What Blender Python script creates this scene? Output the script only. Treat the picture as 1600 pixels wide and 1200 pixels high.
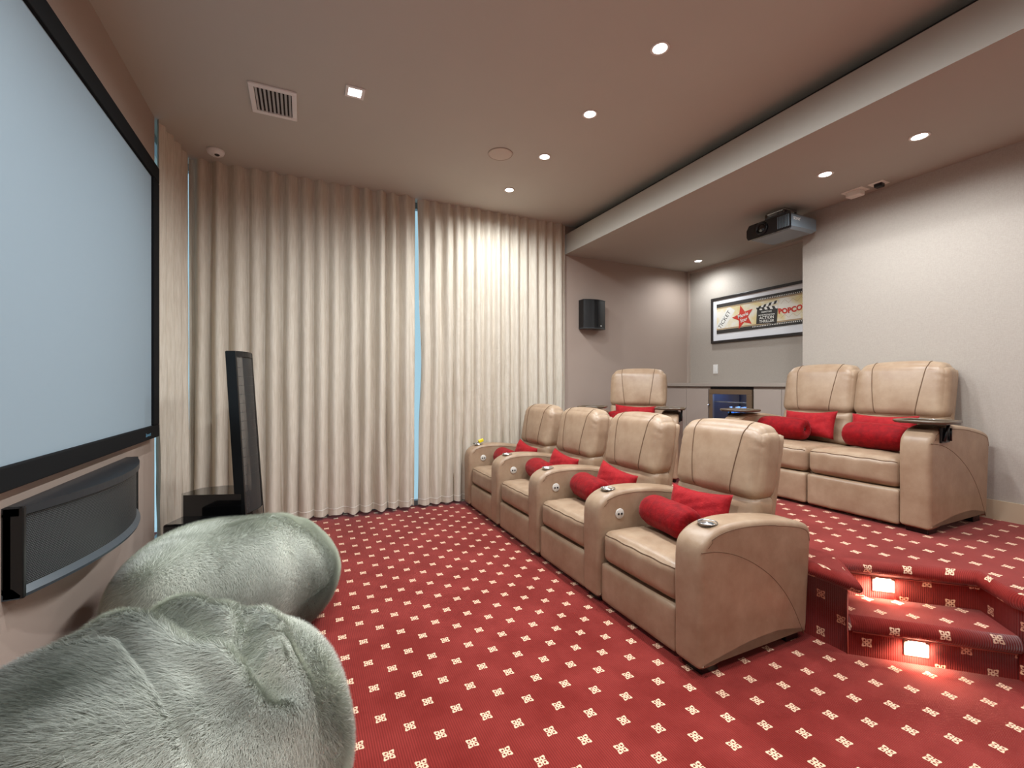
import bpy, bmesh, math, random
import numpy as np
from mathutils import Vector, Matrix

for o in list(bpy.data.objects):
    bpy.data.objects.remove(o)
SC = bpy.context.scene
COL = SC.collection
R = math.radians
rng = random.Random(7)

# ------------------------------------------------------------------ camera
cam_d = bpy.data.cameras.new('camera')
cam_d.sensor_width = 36.0
cam_d.lens = 36.0 * 700.0 / 1600.0
cam_d.clip_start = 0.02
cam = bpy.data.objects.new('camera', cam_d)
COL.objects.link(cam)
cam.location = (0, 0, 1.25)
cam.rotation_euler = (R(90), 0, -math.atan2(327.0, 700.0))
SC.camera = cam

# ------------------------------------------------------------------ world / exposure
W = bpy.data.worlds.new('sky')
SC.world = W
W.use_nodes = True
bgn = W.node_tree.nodes['Background']
bgn.inputs[0].default_value = (0.50, 0.74, 0.86, 1)
bgn.inputs[1].default_value = 0.8
SC.view_settings.view_transform = 'Standard'
SC.view_settings.look = 'None'
SC.view_settings.gamma = 1.0
SC.view_settings.use_curve_mapping = False
SC.view_settings.exposure = 0.30
SC.cycles.max_bounces = 8
SC.cycles.diffuse_bounces = 5
SC.cycles.use_adaptive_sampling = True
SC.cycles.adaptive_threshold = 0.04
SC.cycles.glossy_bounces = 4
SC.cycles.transparent_max_bounces = 12
SC.cycles.caustics_reflective = False
SC.cycles.caustics_refractive = False
SC.cycles.sample_clamp_indirect = 6.0

LAMP_W = 70.0          # one ceiling downlight
LAMP_C = (0.90, 0.965, 1.0)

# ------------------------------------------------------------------ dimensions
XL = -0.94             # screen wall
YF = 4.60              # curtain wall
YS = 4.53              # painted side wall behind the platform
XR = 4.09              # rear wall
XA = 4.78              # alcove wall
YA = 2.555             # where the alcove begins
YN = -0.9              # wall behind the camera
ZC = 3.115             # ceiling
ZS = 2.775             # soffit underside
XS = 2.80              # soffit front
PH = 0.37              # platform height

# ================================================================== helpers
def lin(h):
    if isinstance(h, str):
        h = h.lstrip('#'); v = [int(h[i:i+2], 16) / 255 for i in (0, 2, 4)]
    else:
        v = [x / 255 for x in h]
    return tuple(x / 12.92 if x <= .04045 else ((x + .055) / 1.055) ** 2.4 for x in v) + (1.0,)

class NX:
    """small expression wrapper round math nodes"""
    def __init__(s, nt, sock): s.nt = nt; s.k = sock
    def _op(s, op, *a):
        n = s.nt.nodes.new('ShaderNodeMath'); n.operation = op
        for i, x in enumerate((s,) + a):
            if isinstance(x, NX): s.nt.links.new(x.k, n.inputs[i])
            else: n.inputs[i].default_value = x
        return NX(s.nt, n.outputs[0])
    def __add__(s, o): return s._op('ADD', o)
    def __sub__(s, o): return s._op('SUBTRACT', o)
    def __mul__(s, o): return s._op('MULTIPLY', o)
    def __truediv__(s, o): return s._op('DIVIDE', o)
    def fn(s, op, *a): return s._op(op, *a)

def mat(name, col=(0.5, 0.5, 0.5, 1), rough=0.5, metal=0.0, spec=0.5, emit=None, es=0.0, alpha=1.0, sheen=0.0, coat=0.0):
    m = bpy.data.materials.new(name); m.use_nodes = True
    b = m.node_tree.nodes['Principled BSDF']
    if len(col) == 3: col = tuple(col) + (1,)
    b.inputs['Base Color'].default_value = col
    b.inputs['Roughness'].default_value = rough
    b.inputs['Metallic'].default_value = metal
    b.inputs['Specular IOR Level'].default_value = spec
    b.inputs['Alpha'].default_value = alpha
    if sheen:
        b.inputs['Sheen Weight'].default_value = sheen
        b.inputs['Sheen Roughness'].default_value = 0.4
    if coat:
        b.inputs['Coat Weight'].default_value = coat
        b.inputs['Coat Roughness'].default_value = 0.05
    if emit:
        b.inputs['Emission Color'].default_value = emit
        b.inputs['Emission Strength'].default_value = es
    return m

def nodes(m): return m.node_tree, m.node_tree.nodes['Principled BSDF']

def coord(nt, kind='Object'):
    return nt.nodes.new('ShaderNodeTexCoord').outputs[kind]

def noise(nt, vec, scale, detail=3, rough=.55, stretch=None):
    if stretch:
        mp = nt.nodes.new('ShaderNodeMapping'); mp.inputs['Scale'].default_value = stretch
        nt.links.new(vec, mp.inputs[0]); vec = mp.outputs[0]
    n = nt.nodes.new('ShaderNodeTexNoise')
    n.inputs['Scale'].default_value = scale; n.inputs['Detail'].default_value = detail; n.inputs['Roughness'].default_value = rough
    nt.links.new(vec, n.inputs['Vector'])
    return NX(nt, n.outputs[0])

def mix(nt, fac, a, b, blend='MIX'):
    n = nt.nodes.new('ShaderNodeMix'); n.data_type = 'RGBA'; n.blend_type = blend
    for sock, x in ((n.inputs[0], fac), (n.inputs[6], a), (n.inputs[7], b)):
        if isinstance(x, NX): nt.links.new(x.k, sock)
        elif isinstance(x, bpy.types.NodeSocket): nt.links.new(x, sock)
        else: sock.default_value = x
    return n.outputs[2]

def ramp(x, lo, hi):
    n = x.nt.nodes.new('ShaderNodeMapRange'); n.inputs[1].default_value = lo; n.inputs[2].default_value = hi
    x.nt.links.new(x.k, n.inputs[0]); return NX(x.nt, n.outputs[0])

def bump(m, h, strength=.3, dist=.01):
    nt, b = nodes(m)
    n = nt.nodes.new('ShaderNodeBump'); n.inputs['Strength'].default_value = strength; n.inputs['Distance'].default_value = dist
    nt.links.new(h.k, n.inputs['Height']); nt.links.new(n.outputs[0], b.inputs['Normal'])

# ------------------------------------------------------------------ meshes
def mk_mesh(name, V, F, material=None, smooth=False, uv=None):
    me = bpy.data.meshes.new(name)
    me.from_pydata([tuple(map(float, v)) for v in V], [], F)
    if smooth: me.polygons.foreach_set('use_smooth', [True] * len(me.polygons))
    if uv is not None:
        l = me.uv_layers.new(name='UVMap')
        idx = np.empty(len(me.loops), dtype=np.int32); me.loops.foreach_get('vertex_index', idx)
        l.data.foreach_set('uv', np.asarray(uv, dtype=np.float32)[idx].ravel())
    if material: me.materials.append(material)
    me.update()
    return me

def fix_normals(me):
    bm = bmesh.new(); bm.from_mesh(me)
    bmesh.ops.recalc_face_normals(bm, faces=bm.faces)
    bm.to_mesh(me); bm.free(); me.update()

class MB:
    def __init__(s): s.v = []; s.f = []; s.sm = []
    def add(s, V, F, smooth=False):
        n = len(s.v); s.v += [tuple(v) for v in V]; s.f += [tuple(i + n for i in f) for f in F]; s.sm += [smooth] * len(F)
        return s
    def box(s, x0, x1, y0, y1, z0, z1, M=None):
        V = [(x, y, z) for x in (x0, x1) for y in (y0, y1) for z in (z0, z1)]
        if M: V = [M @ Vector(v) for v in V]
        return s.add(V, [(0, 1, 3, 2), (4, 6, 7, 5), (0, 4, 5, 1), (2, 3, 7, 6), (0, 2, 6, 4), (1, 5, 7, 3)])
    def rbox(s, x0, x1, y0, y1, z0, z1, r=.004, M=None):
        """box with chamfered edges"""
        bm = bmesh.new(); bmesh.ops.create_cube(bm, size=1)
        for v in bm.verts:
            v.co = Vector(((x0 + x1) / 2 + v.co.x * (x1 - x0), (y0 + y1) / 2 + v.co.y * (y1 - y0), (z0 + z1) / 2 + v.co.z * (z1 - z0)))
        bmesh.ops.bevel(bm, geom=list(bm.edges), offset=r, segments=2, affect='EDGES', profile=.5)
        bm.verts.index_update()
        V = [(M @ v.co) if M else v.co.copy() for v in bm.verts]
        F = [tuple(v.index for v in f.verts) for f in bm.faces]
        bm.free(); return s.add(V, F)
    def tube(s, pts, r, n=8, caps=True, closed=False):
        P = [Vector(p) for p in pts]; m = len(P); V = []; F = []
        up = None
        for i, p in enumerate(P):
            if closed: t = (P[(i + 1) % m] - P[i - 1]).normalized()
            else: t = (P[min(i + 1, m - 1)] - P[max(i - 1, 0)]).normalized()
            if up is None:
                up = Vector((0, 0, 1)) if abs(t.z) < .9 else Vector((1, 0, 0))
            a = (up - t * up.dot(t)).normalized(); b = t.cross(a); up = a
            rr = r[i] if isinstance(r, (list, tuple)) else r
            V += [p + a * (rr * math.cos(2 * math.pi * k / n)) + b * (rr * math.sin(2 * math.pi * k / n)) for k in range(n)]
        for i in range(m if closed else m - 1):
            j = (i + 1) % m
            F += [(i * n + k, i * n + (k + 1) % n, j * n + (k + 1) % n, j * n + k) for k in range(n)]
        if caps and not closed:
            F += [tuple(range(n))[::-1], tuple((m - 1) * n + k for k in range(n))]
        return s.add(V, F, True)
    def lathe(s, prof, n=24, M=None, smooth=True):
        """profile of (radius, height) round local z"""
        V = []; F = []
        for r, h in prof:
            V += [Vector((r * math.cos(2 * math.pi * k / n), r * math.sin(2 * math.pi * k / n), h)) for k in range(n)]
        m = len(prof)
        for i in range(m - 1):
            F += [(i * n + k, i * n + (k + 1) % n, (i + 1) * n + (k + 1) % n, (i + 1) * n + k) for k in range(n)]
        if prof[0][0] > 1e-6: F.append(tuple(range(n))[::-1])
        if prof[-1][0] > 1e-6: F.append(tuple((m - 1) * n + k for k in range(n)))
        if M: V = [M @ v for v in V]
        return s.add(V, F, smooth)
    def prism(s, poly, z0, z1, M=None):
        n = len(poly); V = [Vector((x, y, z0)) for x, y in poly] + [Vector((x, y, z1)) for x, y in poly]
        F = [tuple(range(n))[::-1], tuple(range(n, 2 * n))] + [(i, (i + 1) % n, n + (i + 1) % n, n + i) for i in range(n)]
        if M: V = [M @ v for v in V]
        return s.add(V, F)
    def mesh(s, name, material, fix=True):
        me = mk_mesh(name, s.v, s.f, material)
        me.polygons.foreach_set('use_smooth', s.sm)
        if fix: fix_normals(me)
        return me

def obj(name, me, parent=None, loc=(0, 0, 0), rot=(0, 0, 0), label=None, kind=None):
    o = bpy.data.objects.new(name, me); COL.objects.link(o)
    o.location = loc; o.rotation_euler = rot
    if parent is not None: o.parent = parent
    if label: o['label'] = label
    if kind: o['kind'] = kind
    return o

def tag(o, label, cat, group=None):
    o['label'] = label; o['category'] = cat
    if group: o['group'] = group
    return o

def thing(name, label, cat, loc=(0, 0, 0), rotz=0.0, group=None):
    o = bpy.data.objects.new(name, None); COL.objects.link(o)
    o.empty_display_size = .1
    o.location = loc; o.rotation_euler = (0, 0, rotz)
    return tag(o, label, cat, group)

def struct(name, me, parent=None, label=None):
    o = obj(name, me, parent)
    if parent is None:
        o['kind'] = 'structure'
    if label: o['label'] = label
    return o

def lamp(name, kind, parent, loc, energy, color=LAMP_C, rot=(0, 0, 0), **kw):
    d = bpy.data.lights.new(name, kind); d.energy = energy; d.color = color
    for k, v in kw.items(): setattr(d, k, v)
    o = bpy.data.objects.new(name, d); COL.objects.link(o); o.parent = parent; o.location = loc; o.rotation_euler = rot
    return o

def spread_param(n):
    t = np.linspace(-1, 1, n + 1)
    return np.sign(t) * (1 - (1 - np.abs(t)) ** 1.5)

def cushion(center, half, r, puff=(0, 0, 0), n=18, deform=None):
    """soft rounded block; returns verts, faces and the mapping from the unit cube"""
    half = np.array(half, float); center = np.array(center, float)
    def M(c):
        c = np.array(c, float)
        p = c * half
        core = np.clip(p, -(half - r), half - r)
        d = p - core; L = np.linalg.norm(d)
        if L > 1e-9: p = core + d / L * r
        a = 1 - c * c
        p = p + np.array([puff[0] * c[0] * a[1] * a[2], puff[1] * c[1] * a[0] * a[2], puff[2] * c[2] * a[0] * a[1]])
        p = p + center
        if deform: p = np.array(deform(p, c))
        return p
    t = spread_param(n); V = []; F = []; key = {}
    def vid(c):
        k = tuple(round(x, 5) for x in c)
        if k not in key: key[k] = len(V); V.append(M(c))
        return key[k]
    for ax in range(3):
        for sg in (-1, 1):
            g = [[None] * (n + 1) for _ in range(n + 1)]
            for i in range(n + 1):
                for j in range(n + 1):
                    c = [0, 0, 0]; c[ax] = sg; c[(ax + 1) % 3] = t[i]; c[(ax + 2) % 3] = t[j]
                    g[i][j] = vid(c)
            for i in range(n):
                for j in range(n):
                    q = (g[i][j], g[i + 1][j], g[i + 1][j + 1], g[i][j + 1])
                    F.append(q if sg > 0 else q[::-1])
    return V, F, M

def chaikin(P, k=2, closed=True):
    for _ in range(k):
        Q = []
        n = len(P)
        for i in range(n if closed else n - 1):
            a = P[i]; b = P[(i + 1) % n]
            Q += [(a[0] * .75 + b[0] * .25, a[1] * .75 + b[1] * .25), (a[0] * .25 + b[0] * .75, a[1] * .25 + b[1] * .75)]
        P = Q if closed else [P[0]] + Q + [P[-1]]
    return P

def text_mesh(s, size, bold=0.0):
    """flat lettering: 2-D vertices (x right, y up, centred) and faces"""
    cu = bpy.data.curves.new('lettering', 'FONT'); cu.body = s; cu.size = size
    cu.align_x = 'CENTER'; cu.align_y = 'CENTER'; cu.offset = bold; cu.resolution_u = 3
    o = bpy.data.objects.new('lettering', cu); COL.objects.link(o)
    dg = bpy.context.evaluated_depsgraph_get()
    me = bpy.data.meshes.new_from_object(o.evaluated_get(dg))
    V = [(v.co.x, v.co.y) for v in me.vertices]; F = [tuple(p.vertices) for p in me.polygons]
    bpy.data.objects.remove(o); bpy.data.curves.remove(cu); bpy.data.meshes.remove(me)
    return V, F

# ================================================================== materials
def paint(name, col, rough=.75, var=.06):
    m = mat(name, lin(col), rough, spec=.25); nt, b = nodes(m)
    n = noise(nt, coord(nt), 2.2, 2)
    c = lin(col)
    d = tuple(x * (1 - var) for x in c[:3]) + (1,); e = tuple(min(1, x * (1 + var)) for x in c[:3]) + (1,)
    nt.links.new(mix(nt, n, d, e), b.inputs['Base Color'])
    bump(m, noise(nt, coord(nt), 180, 2), .05, .002)
    return m

M_CEIL = paint('ceiling_paint', '#bfbbb1', .7, .03)
M_WALL = paint('taupe_wall_paint', '#a8968a', .7, .04)
M_SOFF = paint('soffit_paint', '#aca69c', .7, .03)

def wallpaper():
    m = mat('linen_wallpaper', lin('#b5aaa0'), .8, spec=.2); nt, b = nodes(m)
    g = coord(nt)
    h = noise(nt, g, 60, 3, .6, (1, 1, 9)); v = noise(nt, g, 60, 3, .6, (9, 9, 1))
    w = (h + v) * .5
    nt.links.new(mix(nt, ramp(w, .38, .62), lin('#a69c92'), lin('#b2a89e')), b.inputs['Base Color'])
    bump(m, w, .15, .003)
    return m
M_PAPER = wallpaper()
M_BASE = paint('baseboard_paint', '#bda88e', .5, .03)
M_TRIM = paint('trim_paint', '#b3a397', .5, .03)
M_DARK = mat('recess_shade', lin('#2a2624'), .9)
M_WHITE = mat('white_plastic', lin('#e9e6e2'), .45)
M_BLACK = mat('black_satin', lin('#090a0c'), .35)
M_BLACKG = mat('black_gloss', lin('#0c0c0d'), .08, coat=.6)
M_VELVETBLK = mat('black_velvet', lin('#08090b'), .85, spec=.2)
M_STEEL = mat('steel', lin('#c9c9c9'), .25, metal=1.0)
M_STITCH = mat('dark_stitch', lin('#6f5640'), .8)

CA = (0.0905, -0.0842); CB = (0.0915, 0.0987)
def carpet():
    m = mat('red_carpet', lin('#8c1f28'), .95, spec=.1, sheen=.25); nt, b = nodes(m)
    uvn = nt.nodes.new('ShaderNodeUVMap'); uvn.uv_map = 'UVMap'
    sp = nt.nodes.new('ShaderNodeSeparateXYZ'); nt.links.new(uvn.outputs[0], sp.inputs[0])
    x = NX(nt, sp.outputs[0]) - 0.445; y = NX(nt, sp.outputs[1]) - 1.557
    det = CA[0] * CB[1] - CA[1] * CB[0]
    s = (x * CB[1] - y * CB[0]) / det; t = (y * CA[0] - x * CA[1]) / det
    s = s - s.fn('ROUND'); t = t - t.fn('ROUND')
    qx = s * CA[0] + t * CB[0]; qy = s * CA[1] + t * CB[1]
    r = (qx * qx + qy * qy).fn('SQRT'); th = qy.fn('ARCTAN2', qx)
    c4 = (th * 4.0).fn('COSINE'); c8 = (th * 8.0).fn('COSINE')
    rad = c4 * -0.0038 + 0.0205 + c8 * 0.0016
    body = ramp(rad - r, -0.0008, 0.0008)
    ring = ramp((r - 0.0130).fn('ABSOLUTE') * -1.0 + 0.0034, -0.0006, 0.0006)
    hole = ring * ramp(c4 * -1.0, .25, .55)
    gap = ramp(c4, .80, .95) * ramp(r, .006, .009)
    dot = ramp(r * -1.0 + 0.0030, -0.0005, 0.0005)
    keep = (hole.fn('MAXIMUM', gap).fn('MAXIMUM', dot)) * -1.0 + 1.0
    motif = body * keep
    # woven ribs and brushed nap
    rib = ((x * (2 * math.pi / 0.0085)).fn('SINE') * .5 + .5)
    nap = noise(nt, uvn.outputs[0], 3.5, 4, .6)
    fib = noise(nt, uvn.outputs[0], 420, 2, .6)
    base = mix(nt, ramp(nap, .38, .62), lin('#84251f'), lin('#9a3630'))
    base = mix(nt, rib * .55, base, lin('#561512'))
    base = mix(nt, ramp(fib, .2, .8) * .35, base, lin('#661a16'))
    nt.links.new(mix(nt, motif, base, lin('#f0c8a8')), b.inputs['Base Color'])
    bump(m, rib * .5 + fib * .6 + motif * .3, .35, .004)
    return m
M_CARPET = carpet()

def leather():
    m = mat('tan_leather', lin('#b19a7e'), .38, spec=.45); nt, b = nodes(m)
    g = coord(nt)
    n1 = noise(nt, g, 7, 4, .6); n2 = noise(nt, g, 260, 2, .6)
    c = mix(nt, ramp(n1, .3, .7), lin('#947860'), lin('#ab9279'))
    nt.links.new(c, b.inputs['Base Color'])
    nt.links.new((n1 * .18 + .30).k, b.inputs['Roughness'])
    bump(m, n2 * .4 + noise(nt, g, 22, 3) * 1.0, .22, .004)
    return m
M_LEATHER = leather()

def velvet(name, a, b_):
    m = mat(name, lin(a), .75, spec=.2, sheen=.2); nt, b = nodes(m)
    b.inputs['Sheen Tint'].default_value = (1, .35, .35, 1)
    g = coord(nt)
    n = noise(nt, g, 26, 4, .65)
    nt.links.new(mix(nt, ramp(n, .3, .7), lin(a), lin(b_)), b.inputs['Base Color'])
    bump(m, noise(nt, g, 90, 3), .35, .006)
    return m
M_BOLSTER = velvet('crimson_plush', '#6c0008', '#94040f')
M_PILLOW = velvet('red_velvet', '#8a0f18', '#a81d22')

def linen():
    m = mat('linen_curtain', lin('#cbbfae'), .85, spec=.15); nt, b = nodes(m)
    g = coord(nt)
    n = noise(nt, g, 30, 3, .6, (3, 3, .25)); n2 = noise(nt, g, 9, 4, .6, (1, 1, .5))
    nt.links.new(mix(nt, ramp(n, .3, .7), lin('#c2b6a5'), lin('#d3c9ba')), b.inputs['Base Color'])
    bump(m, n * .5 + n2 * 1.2, .28, .012)
    return m
M_LINEN = linen()
M_HEM = mat('backlit_hem_paint', lin('#e8e4da'), .7)  # pale tone of the hem strip paints daylight coming through the stitching

# ================================================================== the setting
def bx(name, parts, m):
    b = MB()
    for p in parts: b.box(*p)
    return struct(name, b.mesh(name, m))

TX, TY = .739, -.674      # along the stair
NXX, NYY = .674, .739     # up the stair
def tn(t, n): return (t * TX + n * NXX, t * TY + n * NYY)

fx = [XL - .3, XA + .2]; fy = [YN - .1, YF + .1]
struct('floor', mk_mesh('floor', [(fx[0], fy[0], 0), (fx[1], fy[0], 0), (fx[1], fy[1], 0), (fx[0], fy[1], 0)], [(0, 1, 2, 3)], M_CARPET,
                        uv=[(fx[0], fy[0]), (fx[1], fy[0]), (fx[1], fy[1]), (fx[0], fy[1])]))

def sweep(path, prof):
    """sweep a (outward offset, z) profile along a plan path, outward = right of travel"""
    P = [Vector(p) for p in path]; n = len(P); V = []; U = []; F = []
    s = 0
    for i, p in enumerate(P):
        d1 = (P[i] - P[i - 1]).normalized() if i else None
        d2 = (P[i + 1] - P[i]).normalized() if i < n - 1 else None
        a = Vector((d1.y, -d1.x)) if d1 else None; b = Vector((d2.y, -d2.x)) if d2 else None
        if a is None: m = b
        elif b is None: m = a
        else:
            m = (a + b).normalized(); m = m / max(.4, m.dot(a))
        if i: s += (P[i] - P[i - 1]).length
        L = 0
        for k, (o, z) in enumerate(prof):
            if k: L += math.hypot(o - prof[k - 1][0], z - prof[k - 1][1])
            V.append((p.x + m.x * o, p.y + m.y * o, z)); U.append((s, L))
    k = len(prof)
    for i in range(n - 1):
        for j in range(k - 1):
            F.append((i * k + j, (i + 1) * k + j, (i + 1) * k + j + 1, i * k + j + 1))
    return V, F, U

def nosing(zt, r=.036):
    p = [(0, 0), (0, zt - 2 * r - .004)]
    for a in range(-80, 91, 17): p.append((r * math.cos(R(a)) * 1.0, zt - r + r * math.sin(R(a))))
    return p

def carpeted(name, path, zt, back, cap=False):
    V, F, U = sweep(path, nosing(zt)); n0 = len(V); F = list(F)
    sm = [True] * len(F)
    kp = len(nosing(zt))
    if cap:
        F += [tuple(range(kp)), tuple(n0 - kp + i for i in range(kp))[::-1]]; sm += [False, False]
    poly = list(path) + back
    V += [(x, y, zt) for x, y in poly]; U += [(x, y) for x, y in poly]
    F.append(tuple(range(n0, n0 + len(poly))))
    me = mk_mesh(name, V, F, M_CARPET, uv=U)
    me.polygons.foreach_set('use_smooth', sm + [False])
    me.update()
    if me.polygons[len(F) - 1].normal.z < 0: me.flip_normals()
    return struct(name, me)

TL, TR, N1, N2 = .885, 1.475, 2.444, 2.67
cornerL = (2.29, 1.225)
platform = carpeted('floor_platform', [(2.29, YF), cornerL, tn(TL, N2), tn(TR, N2), tn(TR, N1 + .006), (2.745, YN)], PH,
         [(XA + .2, YN), (XA + .2, YF)])
carpeted('floor_step', [tn(TL - .0175, N1), tn(TR + .001, N1)], PH / 2, [tn(TR, N2 + .01), tn(TL, N2 + .01)], True)

M_PIPE = mat('carpet_piping', lin('#c46a5c'), .8)
def piping(pts): obj('piping', MB().tube(pts, .0028, 6).mesh('piping', M_PIPE), platform, label='thin pale red piping')
piping([(cornerL[0] - .003, cornerL[1] - .003, .0), (cornerL[0] - .003, cornerL[1] - .003, PH - .08)])
a_, b_ = tn(TL, N2 - .004), tn(TR, N2 - .004); piping([(a_[0], a_[1], PH - .077), (b_[0], b_[1], PH - .077)])
a_, b_ = tn(TL, N1 - .004), tn(TR, N1 - .004); piping([(a_[0], a_[1], PH / 2 - .077), (b_[0], b_[1], PH / 2 - .077)])
bx('ceiling', [(XL - .3, XA + .2, YN - .1, YF + .2, ZC, ZC + .1)], M_CEIL)
sf = MB()
sf.box(XS, XS + .05, YN, YS, ZS, 3.005).box(XS + .05, XA + .1, YN, YS, ZS, ZS + .04)
struct('ceiling_soffit', sf.mesh('ceiling_soffit', M_SOFF))
bx('cove_back_shade', [(XS + .16, XS + .2, YN, YS, ZS + .04, ZC)], M_DARK)  # back of the cove, near-black to paint the shadow gap
bx('wall_left', [(XL - .12, XL, YN, 3.9, 0, ZC)], M_WALL)
bx('wall_side', [(2.76, XA + .1, YS, YS + .2, 0, ZC)], M_WALL)
bx('wall_rear', [(XR, XA + .1, YN, YA, 0, ZC)], M_PAPER)
bx('wall_alcove', [(XA, XA + .1, YA, YS, 0, ZC)], M_PAPER)
bx('wall_near', [(XL - .12, XA + .1, YN - .1, YN, 0, ZC)], M_WALL)
bx('baseboard_rear', [(XR - .014, XR, YN, YA, PH, PH + .125)], M_BASE)
bx('trim_1', [(XA - .03, XA, YS - .035, YS, PH, ZS)], M_TRIM)
bx('trim_2', [(XA - .018, XA, YA, YS - .03, ZS - .03, ZS)], M_TRIM)

# windows behind the curtains
def glass():
    m = bpy.data.materials.new('window_glass'); m.use_nodes = True; nt = m.node_tree
    for n in list(nt.nodes): nt.nodes.remove(n)
    o = nt.nodes.new('ShaderNodeOutputMaterial'); t = nt.nodes.new('ShaderNodeBsdfTransparent'); g = nt.nodes.new('ShaderNodeBsdfGlossy')
    t.inputs[0].default_value = (.93, .98, 1, 1); g.inputs['Roughness'].default_value = .02
    x = nt.nodes.new('ShaderNodeMixShader'); x.inputs[0].default_value = .08
    nt.links.new(t.outputs[0], x.inputs[1]); nt.links.new(g.outputs[0], x.inputs[2]); nt.links.new(x.outputs[0], o.inputs[0])
    return m
M_GLASS = glass()
M_FRAME = mat('window_frame_aluminium', lin('#7d8488'), .4, metal=.3)
w1 = struct('window_1', MB().box(-1.06, 2.80, YF, YF + .06, 0, .05).box(-1.06, 2.80, YF, YF + .06, ZC - .06, ZC)
            .box(-1.06, -1.0, YF, YF + .06, .05, ZC - .06).box(2.74, 2.80, YF, YF + .06, .05, ZC - .06)
            .box(.94, .985, YF, YF + .06, .05, ZC - .06).mesh('window_1', M_FRAME))
for a, b in ((-1.0, .94), (.985, 2.74)):
    obj('pane', MB().box(a, b, YF + .025, YF + .033, .05, ZC - .06).mesh('pane', M_GLASS), w1)
w2 = struct('window_2', MB().box(-1.06, -1.0, 3.9, 3.95, 0, ZC).box(-1.06, -1.0, 3.95, 4.6, 0, .05).box(-1.06, -1.0, 3.95, 4.6, ZC - .06, ZC).mesh('window_2', M_FRAME))
obj('pane', MB().box(-1.035, -1.027, 3.95, 4.6, .05, ZC - .06).mesh('pane', M_GLASS), w2)

# ================================================================== curtains
def wob(x, seed):
    r = random.Random(seed)
    return sum(math.sin(x * r.uniform(2, 9) + r.uniform(0, 6)) for _ in range(4)) / 4

def curtain(name, label, P0, P1, nrm, waves, amp, seed, zbot=.03, hem=True, flare=0.0, edge=None):
    """pleated cloth from P0 to P1 (plan), folds along nrm"""
    P0 = Vector(P0); P1 = Vector(P1); nrm = Vector(nrm); L = (P1 - P0).length; d = (P1 - P0) / L
    ns = int(waves * 12); nz = 40
    r = random.Random(seed)
    ph = [r.uniform(-.9, .9) for _ in range(int(waves) + 3)]; am = [r.uniform(.55, 1.15) for _ in range(int(waves) + 3)]
    def S(i, j, off=0.0):
        s = i / ns; zf = j / nz
        z = zbot + (ZC - zbot) * zf
        w = s * waves; k = int(w); f = w - k; fs = f * f * (3 - 2 * f)
        a = am[k] * (1 - fs) + am[k + 1] * fs; p = ph[k] * (1 - fs) + ph[k + 1] * fs
        low = 1 - zf
        phs = 2 * math.pi * w + p + .55 * wob(s * 9 + low * 1.1, seed + 3) * low
        y = math.sin(phs) + .28 * math.sin(2 * phs + 1.3) + .12 * math.sin(3 * phs + p * 4)
        A = amp * a * (.72 + .45 * low)
        y = y * A + .012 * wob(s * 14 + zf * 3.1, seed + 5) * low
        x = s * L + .010 * math.sin(phs + 1.2) * (1 + low)
        if flare: x += flare * low * low * (s - .5) * 2
        x = max(0, min(L, x))
        if edge: x += (1 - s) ** 10 * edge(zf)
        q = P0 + d * x + nrm * (y + off)
        return (q.x, q.y, z + (.012 * wob(s * 22, seed + 9) if j == 0 else 0))
    V = [S(i, j) for i in range(ns + 1) for j in range(nz + 1)]; m = nz + 1
    F = [(i * m + j, (i + 1) * m + j, (i + 1) * m + j + 1, i * m + j + 1) for i in range(ns) for j in range(nz)]
    o = tag(obj(name, mk_mesh(name, V, F, M_LINEN, True)), label, 'curtain', 'linen curtains along the window wall')
    if hem:
        hv = []; hf = []
        for i in range(ns + 1):
            a = Vector(S(i, 0)); b = Vector(S(i, 1)); c = a.lerp(b, .8)
            nn = Vector((nrm.x, nrm.y, 0)) * -.0035
            hv += [tuple(c + nn + Vector((0, 0, -.004))), tuple(c + nn + Vector((0, 0, .004)))]
        hf = [(2 * i, 2 * i + 2, 2 * i + 3, 2 * i + 1) for i in range(ns)]
        obj('backlit_hem_line', mk_mesh('backlit_hem_line', hv, hf, M_HEM, True), o, label='stitched hem line painted pale as if backlit')
    return o

curtain('curtain', 'wide pleated beige linen curtain behind the tall leaning speaker', (-.862, 4.475), (1.032, 4.475), (0, 1), 14.5, .046, 11, .035)
curtain('curtain', 'pleated beige linen curtain behind the far end of the front recliners', (1.047, 4.495), (2.80, 4.495), (0, 1), 15.5, .034, 23, .028, edge=lambda f: .010 + .013 * math.sin(7.5 * f + 4.2) + .005 * math.sin(17 * f))
curtain('curtain', 'narrow beige linen curtain beside the projection screen in the corner', (-.932, 3.905), (-.846, 4.465), (-1, 0), 4.4, .022, 31, .03)

# ================================================================== projection screen
def screen_mat():
    m = mat('grey_screen_fabric', lin('#8b9ba5'), .65, spec=.3); nt, b = nodes(m)
    bump(m, noise(nt, coord(nt), 500, 2), .04, .001)
    return m
sx = -.88; sy0, sy1, sz0, sz1 = .45, 3.768, .895, 2.709
scr = thing('projection_screen', 'large grey projection screen in a black frame on the left wall', 'screen', (XL, 2.1, sz0))
def fr(*a): return MB().rbox(*a, r=.006)
off = Vector(scr.location)
def rel(b): b.v = [tuple(Vector(v) - off) for v in b.v]; return b
iy0, iy1, iz0, iz1 = sy0 + .125, sy1 - .125, .979, 2.604
for a in ((XL, sx, sy0, sy1, iz1, sz1), (XL, sx, sy0, sy1, sz0, iz0), (XL, sx, sy0, iy0, iz0, iz1), (XL, sx, iy1, sy1, iz0, iz1)):
    obj('frame_rail', rel(fr(*a)).mesh('frame_rail', M_VELVETBLK), scr, label='black velvet frame rail')
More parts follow.
